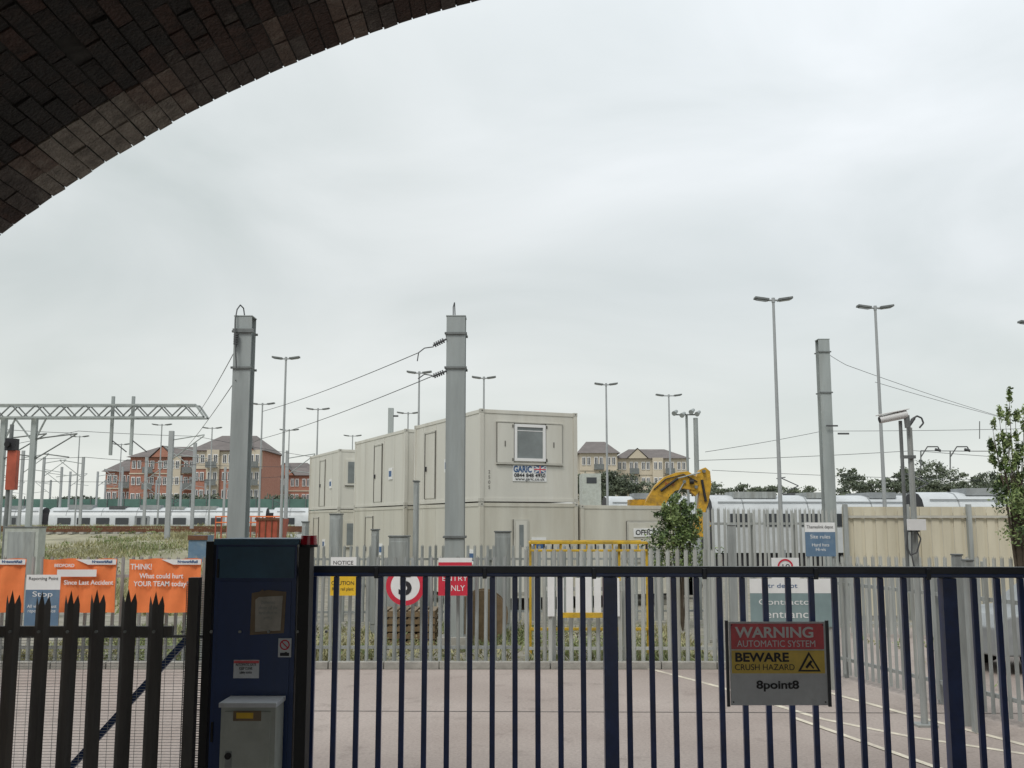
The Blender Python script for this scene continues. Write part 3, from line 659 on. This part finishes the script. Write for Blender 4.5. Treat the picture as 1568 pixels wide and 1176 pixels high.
# ---------------------------------------------------------------- apartment blocks
def flats(name,u0,u1,ve,vr,Y,storeys,bays,kwall='brick',cream=(),gables=(),depth=12,yaw=0,top=None):
    b=B(name); x0,x1=X(u0,Y,ve),X(u1,Y,ve); ze,zr=zat(ve,Y),zat(vr,Y); W=x1-x0
    b.M=Matrix.Translation((x0,Y,0))@Matrix.Rotation(yaw,4,'Z')
    sh=ze/storeys; b.box(0,W,0,depth,0,ze,kwall)
    if top: b.box(-.02,W+.02,-.05,-.004,ze-sh,ze-.1,top)
    b.box(-.05,W+.05,-.12,-.055,ze-sh-.12,ze-sh+.06,'render')
    bw=W/bays
    for i in range(bays):
        if i in cream: b.box(i*bw+.1,(i+1)*bw-.1,-.5,-.06,0,ze+.1,'render')
        yf=-.5 if i in cream else -.05
        for s_ in range(storeys):
            z=s_*sh+sh*.28
            for j,fx in enumerate((.3,.7)):
                xc=(i+fx)*bw; ww=min(.6,bw*.15)
                b.box(xc-ww,xc+ww,yf-.06,yf-.005,z,z+sh*.5,'upvc')
                b.box(xc-ww+.09,xc-.04,yf-.09,yf-.065,z+.10,z+sh*.5-.10,'glassdk'); b.box(xc+.04,xc+ww-.09,yf-.09,yf-.065,z+.10,z+sh*.5-.10,'glassdk')
            if i%3==1: b.box((i+.1)*bw,(i+.9)*bw,yf-.9,yf-.1,s_*sh+.02,s_*sh+.15,'galv_dk'); b.box((i+.1)*bw,(i+.9)*bw,yf-.9,yf-.86,s_*sh+.15,s_*sh+.9,'galv_dk')
    o=.5; r=min(depth/2,W*.3); zz=zr
    vs=[(-o,-o,ze),(W+o,-o,ze),(W+o,depth+o,ze),(-o,depth+o,ze),(r*.8,depth/2,zz),(W-r*.8,depth/2,zz)]
    b.add(vs,[(0,1,5,4),(1,2,5),(2,3,4,5),(3,0,4),(0,3,2,1)],'roof')
    for gx in gables:
        c=gx*W; gw=1.6; gh=min(2.2,(zr-ze)*.8)
        b.add([(c-gw,-.55,ze),(c+gw,-.55,ze),(c,-.55,ze+gh)],[(0,1,2)],kwall)
        b.add([(c-gw-.3,-.7,ze-.1),(c,-.7,ze+gh+.15),(c,depth/2,ze+gh+.15),(c-gw-.3,depth/2,ze-.1)],[(0,1,2,3)],'roof')
        b.add([(c+gw+.3,-.7,ze-.1),(c,-.7,ze+gh+.15),(c,depth/2,ze+gh+.15),(c+gw+.3,depth/2,ze-.1)],[(0,1,2,3)],'roof')
    b.finish()
flats('brick_apartment_block',162,205,722,700,152,4,2,depth=11)
flats('brick_apartment_block',200,300,700,680,150,5,5,cream=(3,),gables=(.5,),depth=11)
flats('brick_apartment_block',296,402,690,662,148,5,5,cream=(1,4),gables=(.72,),depth=12,top='render')
flats('brick_apartment_block',408,478,728,706,170,4,4,gables=(.4,),depth=10)
flats('apartment_block',888,945,694,672,165,5,3,kwall='render',cream=(),depth=12)
flats('apartment_block',943,1052,702,684,167,5,6,kwall='render',cream=(3,),gables=(.3,),depth=12)

# ---------------------------------------------------------------- trains
def train(name,x0,x1,Y0_,Y1_,zh=3.85,car=20.0,k='train'):
    d=Vector((x1-x0,Y1_-Y0_,0)); L_=d.length; ang=math.atan2(d.y,d.x)
    b=B(name); b.M=Matrix.Translation((x0,Y0_,0))@Matrix.Rotation(ang,4,'Z')
    prof=[(-1.38,1.0),(-1.42,2.2),(-1.36,3.0),(-1.1,3.45),(-.7,3.7),(0,3.8),(.7,3.7),(1.1,3.45),(1.36,3.0),(1.42,2.2),(1.38,1.0)]
    prof=[(a,c*zh/3.8) for a,c in prof]; s=0
    while s<L_:
        e=min(s+car-.7,L_); n=len(prof)
        vs=[(s,a,c) for a,c in prof]+[(e,a,c) for a,c in prof]
        b.add(vs,[(i,i+1,n+i+1,n+i) for i in range(n-1)],k,True); b.add(vs,[tuple(range(n)),tuple(range(n,2*n))],'ink'); b.box(s,e,-1.2,1.2,.4,1.0,'ink'); b.box(e,e+.7,-1.1,1.1,1.0,zh-.5,'ink')
        t=s+.8; j=0
        while t<e-1.6:
            if j%5==4: b.box(t,t+1.3,-1.47,-1.40,1.1,3.0*zh/3.8,'traingrey'); b.box(t+.2,t+.55,-1.49,-1.475,2.2,2.8,'glassdk'); b.box(t+.75,t+1.1,-1.49,-1.475,2.2,2.8,'glassdk')
            else: b.box(t,t+1.15,-1.455,-1.405,2.2,2.8,'glassdk')
            t+=1.7; j+=1
        # roof pods, cable runs and panel joints
        xx=s+random.uniform(.8,2)
        while xx<e-2.5:
            w_=random.uniform(.8,2.6); kk=random.choice(('traingrey','galv','wire','traingrey')); b.box(xx,xx+w_,-.9,.75,zh-.16,zh+random.uniform(.06,.24),kk); xx+=w_+random.uniform(.6,2.5)
        xx=s+1.5
        while xx<e-.5:
            for (a,c),(a2,c2) in zip(prof[2:5],prof[3:6]): b.beam((xx,a,c+.008),(xx,a2,c2+.008),.05,.02,'traingrey')
            xx+=3.1
        b.beam((s+.3,-1.18,zh*.905),(e-.3,-1.18,zh*.905),.04,.05,'traingrey')
        p=s+car*.5; b.tube((p,0,zh+.1),(p+1.1,0,zh+.6),.03,'wire',5); b.tube((p+1.1,0,zh+.6),(p+.1,0,zh+1.05),.03,'wire',5); b.tube((p+.1,-.8,zh+1.05),(p+.1,.8,zh+1.05),.03,'wire',5)
        s+=car
    b.finish()
train('electric_train',-62,-19,93,97,3.75)
train('electric_train',-75,-22,104,107,3.7)
train('electric_train',9.4,48,50,52,3.7)
train('electric_train',5.2,40,58,59.5,3.85)
train('electric_train',17.5,60,45,44,3.7)
b=B('green_fence_netting'); 
for i in range(24):
    x=-62+i*1.8; b.tube((x,112,0),(x,112,5.2),.05,'galv_dk',6)
b.box(-62,-20,112.05,112.1,2.0,4.9,'netgreen'); b.finish()

# ---------------------------------------------------------------- excavator
b=B('excavator'); Y=34
def ex(u,v): p=at(u,v,Y); return (p.x,p.z)
b.prism([ex(*q_) for q_ in ((980,790),(990,764),(1002,744),(1016,731),(1034,724),(1052,722),(1064,730),(1068,742),(1062,751),(1046,748),(1032,752),(1020,768),(1014,790))],Y-.2,Y+.2,'plant')
b.prism([ex(*q_) for q_ in ((1056,752),(1061,738),(1070,720),(1079,716),(1086,722),(1088,742),(1084,768),(1077,790),(1068,790),(1069,768),(1070,752),(1064,760))],Y-.16,Y+.16,'plant')
b.prism([ex(*q_) for q_ in ((1066,788),(1080,786),(1086,804),(1074,822),(1056,820),(1050,808),(1062,812))],Y-.35,Y+.35,'plant')
p=lambda u,v,dy=0:at(u,v,Y)+Vector((0,dy,0))
b.tube(p(1010,752,-.26),p(1036,733,-.26),.045,'ink'); b.tube(p(1036,733,-.26),p(1070,724,-.26),.025,'galv'); b.tube(p(1073,735,-.2),p(1079,768,-.2),.045,'ink'); b.tube(p(1054,738,-.26),p(1060,738,-.26),.08,'ink')
b.tube(p(1022,782,-.24),p(1036,756,-.24),.04,'ink'); b.tube(p(1036,756,-.24),p(1046,738,-.24),.022,'galv')
b.path([p(1000,750,-.22),p(1018,734,-.24),p(1045,727,-.24),p(1066,738,-.24)],.02,'ink')
for u,v in ((1064,746),(1076,722),(1074,788),(1046,738)): b.tube(p(u,v,-.27),p(u,v,.27),.055,'galv_dk',12)
bx=X(995,Y)
b.box(bx-1.5,bx+.65,Y-.9,Y+1.2,.95,1.9,'plant'); b.box(bx-.6,bx+.25,Y+.3,Y+1.15,1.9,3.15,'plant'); b.box(bx-.5,bx+.27,Y+.28,Y+.29,2.0,2.95,'glassdk'); b.box(bx+.255,bx+.27,Y+.4,Y+1.05,2.0,2.95,'glassdk')
for yy in (Y-1.1,Y+.9):
    b.box(bx-1.2,bx+1.2,yy,yy+.45,.12,.7,'ink'); b.tube((bx-1.2,yy,.41),(bx-1.2,yy+.45,.41),.29,'ink',14); b.tube((bx+1.2,yy,.41),(bx+1.2,yy+.45,.41),.29,'ink',14)
eo=b.finish(.015); text(eo,'hire',p(1024,741,-.22),.2,'skipred',.3)

# ---------------------------------------------------------------- yellow rack and white slatted barrier
b=B('yellow_barrier_rack'); Y=18.8; x0,x1=X(812,Y),X(990,Y); zt=zat(831,Y)
b.beam((x0,Y,zt),(x1,Y,zt),.05,.05,'rack'); b.beam((x0,Y,zt-.14),(x1,Y,zt-.14),.04,.04,'rack'); b.beam((x0,Y+.9,zt),(x1,Y+.9,zt),.05,.06,'rack'); b.beam((x0,Y,.5),(x1,Y,.5),.05,.05,'rack')
for x in (x0,x0+.55,x1-.5,x1): b.box(x-.022,x+.022,Y+.04,Y+.08,0,zt-.03,'rack'); b.beam((x,Y,zt-.01),(x,Y+.9,zt-.01),.04,.04,'rack')
for i in range(14): xx=x0+.08+i*.155; b.box(xx,xx+.03,Y-.01,Y+.01,zt-.118,zt-.027,'ink' if i%3 else 'rack')
b.finish(.006)
b=B('white_slatted_barrier'); Y=17.38; xx=X(838,Y); i=0
while xx<X(950,Y): b.box(xx,xx+.115,Y,Y+.03,zat(944,Y),zat(884+(i%2)*1.5,Y),'white'); xx+=.155; i+=1
b.box(X(836,Y),X(952,Y),Y+.035,Y+.06,zat(905,Y),zat(899,Y),'palegalv'); b.box(X(858,Y),X(925,Y),Y-.02,Y-.003,zat(946,Y),zat(938,Y),'rack')
for u in (842,948): b.box(X(u,Y)-.03,X(u,Y)+.03,Y+.04,Y+.09,0,zat(890,Y),'palegalv')
b.finish(.003)
for u,vt,Y,w in ((612,822,23,.42),(770,815,23.2,.35),(40,808,26,.85),(515,788,27,.28),(637,738,24,.10),(468,800,26,.1),(575,812,23,.12)):
    b=B('lineside_cabinet' if w>.2 else 'concrete_post'); x=X(u,Y); zt=zat(vt,Y); b.box(x-w/2,x+w/2,Y-.2,Y+.2,0,zt,'galv' if w<.8 else 'boxgrey'); b.box(x-w/2-.02,x+w/2+.02,Y-.22,Y+.22,zt,zt+.03,'galv_dk'); b.box(x-w*.4,x+w*.4,Y-.215,Y-.202,.2,zt-.1,'galv'); b.finish(.005)
# materials stored behind the fence
b=B('stacked_pallets')
for j in range(5):
    for i in range(6): b.box(-2.6+i*.19,-2.46+i*.19,20.4,21.5,.1+j*.14,.122+j*.14,'tape')
    for i in range(3): b.box(-2.6,-1.5,20.4+i*.5,20.5+i*.5,.01+j*.14,.098+j*.14,'tape')
b.finish()
b=B('cable_drum'); 
for y in (21.0,21.6): b.tube((-.6,y,.52),(-.6,y+.06,.52),.52,'tape',24)
b.tube((-.6,21.06,.52),(-.6,21.6,.52),.3,'ink',20); b.finish()
b=B('waste_skip'); Y=50; x0,x1=X(392,Y),X(430,Y); b.prism([(x0,zat(794,Y)),(x1,zat(794,Y)),(x1-.2,1.0),(x0+.2,1.0)],Y,Y+1.8,'skipred'); b.box(x0-.05,x1+.05,Y-.05,Y-.002,zat(797,Y),zat(793,Y),'rust')
for i in range(4): b.box(x0+.15+i*.3,x0+.2+i*.3,Y-.04,Y-.002,1.2,zat(797,Y)-.002,'rust')
b.finish()
b=B('shipping_crate'); Y=44; x0,x1=X(290,Y),X(318,Y); b.box(x0,x1,Y,Y+1,0,1.85,'sblue'); b.box(x0-.03,x1+.03,Y-.05,Y-.002,1.65,1.85,'rust'); b.finish()
b=B('orange_barrier_fence'); Y=52
for i in range(12): x=X(330+i*9,Y); b.box(x-.03,x+.03,Y,Y+.05,1,zat(790,Y),'skipred')
b.beam((X(330,Y),Y,zat(791,Y)),(X(430,Y),Y,zat(791,Y)),.04,.06,'orange'); b.beam((X(330,Y),Y,zat(800,Y)),(X(430,Y),Y,zat(800,Y)),.04,.06,'orange'); b.finish()
b=B('distant_site_cabin'); Y=70; x0,x1=X(892,Y),X(921,Y); b.box(x0,x1,Y,Y+3,2.5,zat(725,Y),'boxgrey'); b.box(x0,x1,Y,Y+3,0,2.45,'conttrim'); b.box(x0+.3,x1-.3,Y-.03,Y-.002,zat(740,Y),zat(731,Y),'glassdk'); b.finish()

def car(name,x,y,rz_,k):
    b=B(name); b.M=Matrix.Translation((x,y,0))@Matrix.Rotation(rz_,4,'Z')
    side=[(-2.1,.3),(-2.15,.75),(-1.9,.92),(-1.1,1.0),(-.5,1.42),(.9,1.45),(1.7,1.0),(2.1,.92),(2.15,.45),(2.05,.3)]
    b.prism(side,-.85,.85,k)
    b.prism([(-.98,1.0),(-.45,1.36),(.85,1.39),(1.45,1.02)],-.865,.865,'glassdk')
    for wx in (-1.35,1.35):
        for wy in (-.88,.70): b.tube((wx,wy,.32),(wx,wy+.18,.32),.32,'black',20); b.tube((wx,wy-.01,.32),(wx,wy+.19,.32),.18,'galv',14)
    b.finish(.03)
car('parked_car',9.6,17.6,math.radians(8),'traingrey')

# ---------------------------------------------------------------- vegetation
def foliage(name,blobs,leaf,mats,trunks=(),aspect=.42):
    b=B(name)
    for t in trunks: b.tube(t[0],t[1],t[2],'bark',6,t[3])
    idx=[b.mid(k) for k in mats]
    for (c,r,n) in blobs:
        nc=max(3,n//45); cl=rng.normal(size=(nc,3)); cl/=np.linalg.norm(cl,axis=1)[:,None]; cl*=rng.uniform(.35,1.0,(nc,1))**.6
        tone=rng.integers(0,len(mats),nc)
        for i in range(n):
            j=rng.integers(nc); p=cl[j]+rng.normal(size=3)*.17
            p=np.array(c)+p*np.array(r); p[2]=max(p[2],.02)
            a=rng.normal(size=3);a/=np.linalg.norm(a); q_=np.cross(a,rng.normal(size=3)); q_/=np.linalg.norm(q_)
            s_=leaf*rng.uniform(.6,1.4)
            b.v+= [Vector(p-a*s_),Vector(p+q_*s_*aspect),Vector(p+a*s_),Vector(p-q_*s_*aspect)]
            o=len(b.v)-4; b.f.append([o,o+1,o+2,o+3]); b.mi.append(idx[tone[j] if rng.random()<.75 else rng.integers(len(mats))]); b.sm.append(False)
    b.finish(fast=True)
bl=[];tr=[]
for i in range(16):
    u=random.uniform(1008,1070); v=random.uniform(770,826); pt=at(u,v,23.4+random.uniform(-.3,.3)); bl.append((tuple(pt),(.18,.2,.24),260))
    tr.append((Vector((X(1042,23.4),23.4,0)),pt,.02,.006))
bl+= [(tuple(at(1040,842,23.4)),(.75,.4,.6),1900),(tuple(at(1040,805,23.4)),(.5,.35,.42),1100)]
foliage('leafy_bush',bl,.042,('leaf','leafyl','leafyl','leafdk'),tr)
bl=[];tr=[]
for i,(u,v) in enumerate(((1546,618),(1530,650),(1556,648),(1520,672),(1541,668),(1560,680),(1530,698),(1552,705),(1566,720),(1536,728),(1550,745),(1522,690),(1575,700),(1590,690),(1570,650),(1545,690),(1560,735),(1530,745))):
    p=at(u,v,21); base=Vector((X(1560,21),21,0)); mid=at(1555+(u-1550)*.5,760,21); bl.append((tuple(p),(.13,.15,.34),210)); tr.append((mid,p+Vector((0,0,.3)),.014,.003)); tr.append((base,mid,.035,.014))
bl+= [(tuple(at(1560,765,21)),(.55,.45,.5),1100),(tuple(at(1572,800,21)),(.5,.4,.5),700)]
foliage('buddleia_tree',bl,.042,('leaf','leafyl','leafyl','leafdk'),tr)
bl=[]
for u,v,r in ((1298,728,1.0),(1312,736,1.1),(1372,736,.9),(1400,728,1.2),(1425,722,1.4),(1450,728,1.2),(1480,738,1.0),(1508,736,1.2),(1385,740,.9),(1525,740,1.2),(1560,738,1.5)):
    p=at(u,v,95); bl.append((tuple(p),(r*1.25,r,r*.7),560))
for i in range(34):
    u=random.uniform(1290,1600); v=random.uniform(744,756); bl.append((tuple(at(u,v,93)),(1.8,1.2,.7),300))
foliage('distant_tree_line',bl,.15,('fardk','farlt','farlt'))
bl=[]
for i in range(14):
    u=random.uniform(1085,1290); v=random.uniform(748,758); bl.append((tuple(at(u,v,93)),(1.4,1.2,.5),220))
foliage('distant_hedge',bl,.15,('fardk','farlt','farlt'))
bl=[]
for i in range(44):
    u=random.uniform(885,1090); v=random.uniform(737,764)-(7 if 920<u<985 else 0); bl.append((tuple(at(u,v,110)),(1.5,1.3,.85),330))
foliage('distant_tree_line',bl,.16,('fardk','farlt','farlt'))
bl=[]
for i in range(50):
    u=random.uniform(-20,480); v=random.uniform(766,778); bl.append((tuple(at(u,v,118)),(3,1.6,.8),200))
foliage('distant_hedge',bl,.2,('fardk','farlt'))
bl=[]
for i in range(60):
    x=random.uniform(-5,3.5); y=random.uniform(18.1,22.5); h=random.uniform(.06,.34); bl.append(((x,y,h*.6),(.26,.25,h),45))
for i in range(14):
    x=random.uniform(6.6,8.6); y=random.uniform(13.,20.5); h=random.uniform(.08,.22); bl.append(((x,y,h*.8),(.2,.3,h),40))
foliage('roadside_weeds',bl,.032,('leafyl','straw','grassg'))
bl=[]
for i in range(46):
    u=random.uniform(40,440); Y=random.uniform(34,80); h=random.uniform(.1,.34); bl.append(((X(u,Y),Y,bankz(Y)+h*.6),(.8,.5,h),80))
foliage('lineside_scrub',bl,.06,('leaf','leafyl','straw'))
def grass(name,fx,y0,y1,n,hh,mats,zf=lambda y:0,w=.03,patchy=0):
    b=B(name); idx=[b.mid(k) for k in mats]
    for i in range(n):
        y=y0+(y1-y0)*rng.random()**1.3; x0,x1=fx(y); x=rng.uniform(x0,x1)
        pt=math.sin(x*.55+1.3*math.sin(y*.21))+math.sin(y*.33-x*.2)
        if patchy and pt+rng.normal()*.45<patchy: continue
        h=hh*rng.uniform(.4,1.2)*(1+.5*math.sin(x*1.1)*math.cos(y*.7)); a=rng.uniform(0,math.pi); zz=zf(y)-.02
        dx,dy=math.cos(a)*w,math.sin(a)*w; o=len(b.v); lx,ly=rng.normal(size=2)*.1
        b.v+=[Vector((x-dx,y-dy,zz)),Vector((x+dx,y+dy,zz)),Vector((x+lx,y+ly,zz+h))]; b.f.append([o,o+1,o+2])
        b.mi.append(idx[0] if math.sin(x*.8+y*.5)+rng.normal()*.7>-.4 else idx[1]); b.sm.append(False)
    b.finish(fast=True)
grass('yard_grass',lambda y:(-.58*y,-.21*y),27,84,62000,.24,('straw','grassg'),bankz,.035,-.35)
grass('verge_grass',lambda y:(-9,3.6),18,24,14000,.16,('straw','grassg'),patchy=-.5)
# track and troughing crossing the left-hand yard
b=B('railway_track')
for dy in (0,1.435,4.2,5.635):
    b.box(-60,-11.5,60+dy,60.07+dy,bankz(60+dy)+.1,bankz(60+dy)+.24,'rust')
x=-60
while x<-12:
    for dy in (-.5,3.7): b.box(x,x+.25,60+dy,62.5+dy,bankz(61+dy)-.02,bankz(61+dy)+.1,'concrete')
    x+=.65
b.finish()

# ---------------------------------------------------------------- sky, sun, camera
w=bpy.data.worlds.new('World'); scene.world=w; w.use_nodes=True; nt=w.node_tree; N=nt.nodes; L=nt.links
bg=N['Background']; sk=N.new('ShaderNodeTexSky'); sk.sky_type='NISHITA'; sk.sun_disc=False
SE,SR=math.radians(52),math.radians(205)
sk.sun_elevation=SE; sk.sun_rotation=SR
tc=N.new('ShaderNodeTexCoord'); mp=N.new('ShaderNodeMapping'); mp.inputs['Scale'].default_value=(1,1,2.6); mp.inputs['Rotation'].default_value=(0,.25,.3)
L.new(tc.outputs['Generated'],mp.inputs['Vector'])
n=N.new('ShaderNodeTexNoise'); n.inputs['Scale'].default_value=2.2; n.inputs['Detail'].default_value=7; n.inputs['Roughness'].default_value=.48; n.inputs['Distortion'].default_value=.5
L.new(mp.outputs[0],n.inputs['Vector'])
cr=N.new('ShaderNodeValToRGB'); cr.color_ramp.elements[0].position=.32; cr.color_ramp.elements[1].position=.68
cr.color_ramp.elements[0].color=(6.15,6.65,6.6,1); cr.color_ramp.elements[1].color=(8.2,8.55,8.6,1)
L.new(n.outputs['Fac'],cr.inputs[0])
sp_=N.new('ShaderNodeSeparateXYZ'); L.new(tc.outputs['Generated'],sp_.inputs[0])
hr=N.new('ShaderNodeValToRGB'); e=hr.color_ramp.elements; e[0].position=0; e[0].color=(1.18,1.14,1.07,1); e[1].position=.22; e[1].color=(.98,.98,.97,1)
e2=e.new(.5); e2.color=(1.16,1.16,1.17,1); e3=e.new(.10); e3.color=(1.08,1.06,1.02,1)
# direction of the thinner cloud (up and to the right of the view)
dp=N.new('ShaderNodeVectorMath'); dp.operation='DOT_PRODUCT'; dp.inputs[1].default_value=Vector((.42,.78,.46)).normalized()
L.new(tc.outputs['Generated'],dp.inputs[0])
dr=N.new('ShaderNodeValToRGB'); dr.color_ramp.elements[0].position=.84; dr.color_ramp.elements[0].color=(1,1,1,1); dr.color_ramp.elements[1].position=1; dr.color_ramp.elements[1].color=(1.12,1.12,1.15,1)
L.new(dp.outputs['Value'],dr.inputs[0])
L.new(sp_.outputs[2],hr.inputs[0])
mu=N.new('ShaderNodeMixRGB'); mu.blend_type='MULTIPLY'; mu.inputs[0].default_value=1; L.new(cr.outputs[0],mu.inputs[1]); L.new(hr.outputs[0],mu.inputs[2])
mu2=N.new('ShaderNodeMixRGB'); mu2.blend_type='MULTIPLY'; mu2.inputs[0].default_value=1; L.new(mu.outputs[0],mu2.inputs[1]); L.new(dr.outputs[0],mu2.inputs[2])
mx=N.new('ShaderNodeMixRGB'); mx.inputs[0].default_value=.93; L.new(sk.outputs[0],mx.inputs[1]); L.new(mu2.outputs[0],mx.inputs[2])
L.new(mx.outputs[0],bg.inputs['Color']); bg.inputs['Strength'].default_value=.1
sd=bpy.data.lights.new('sun','SUN'); sd.energy=1.5; sd.angle=math.radians(20); sd.color=(1,.95,.88)
so_=bpy.data.objects.new('sun',sd); scene.collection.objects.link(so_)
dirv=Vector((math.sin(SR)*math.cos(SE),math.cos(SR)*math.cos(SE),math.sin(SE)))
so_.rotation_euler=dirv.to_track_quat('Z','Y').to_euler(); so_.location=(0,-20,30)
cd=bpy.data.cameras.new('camera'); cam=bpy.data.objects.new('camera',cd); scene.collection.objects.link(cam)
cd.sensor_width=36; cd.lens=36; cd.clip_end=5000; cd.clip_start=.05
cam.location=(0,0,H); cam.rotation_euler=(math.pi/2+PITCH,0,0); scene.camera=cam
scene.view_settings.view_transform='Standard'; scene.view_settings.look='None'; scene.view_settings.exposure=0
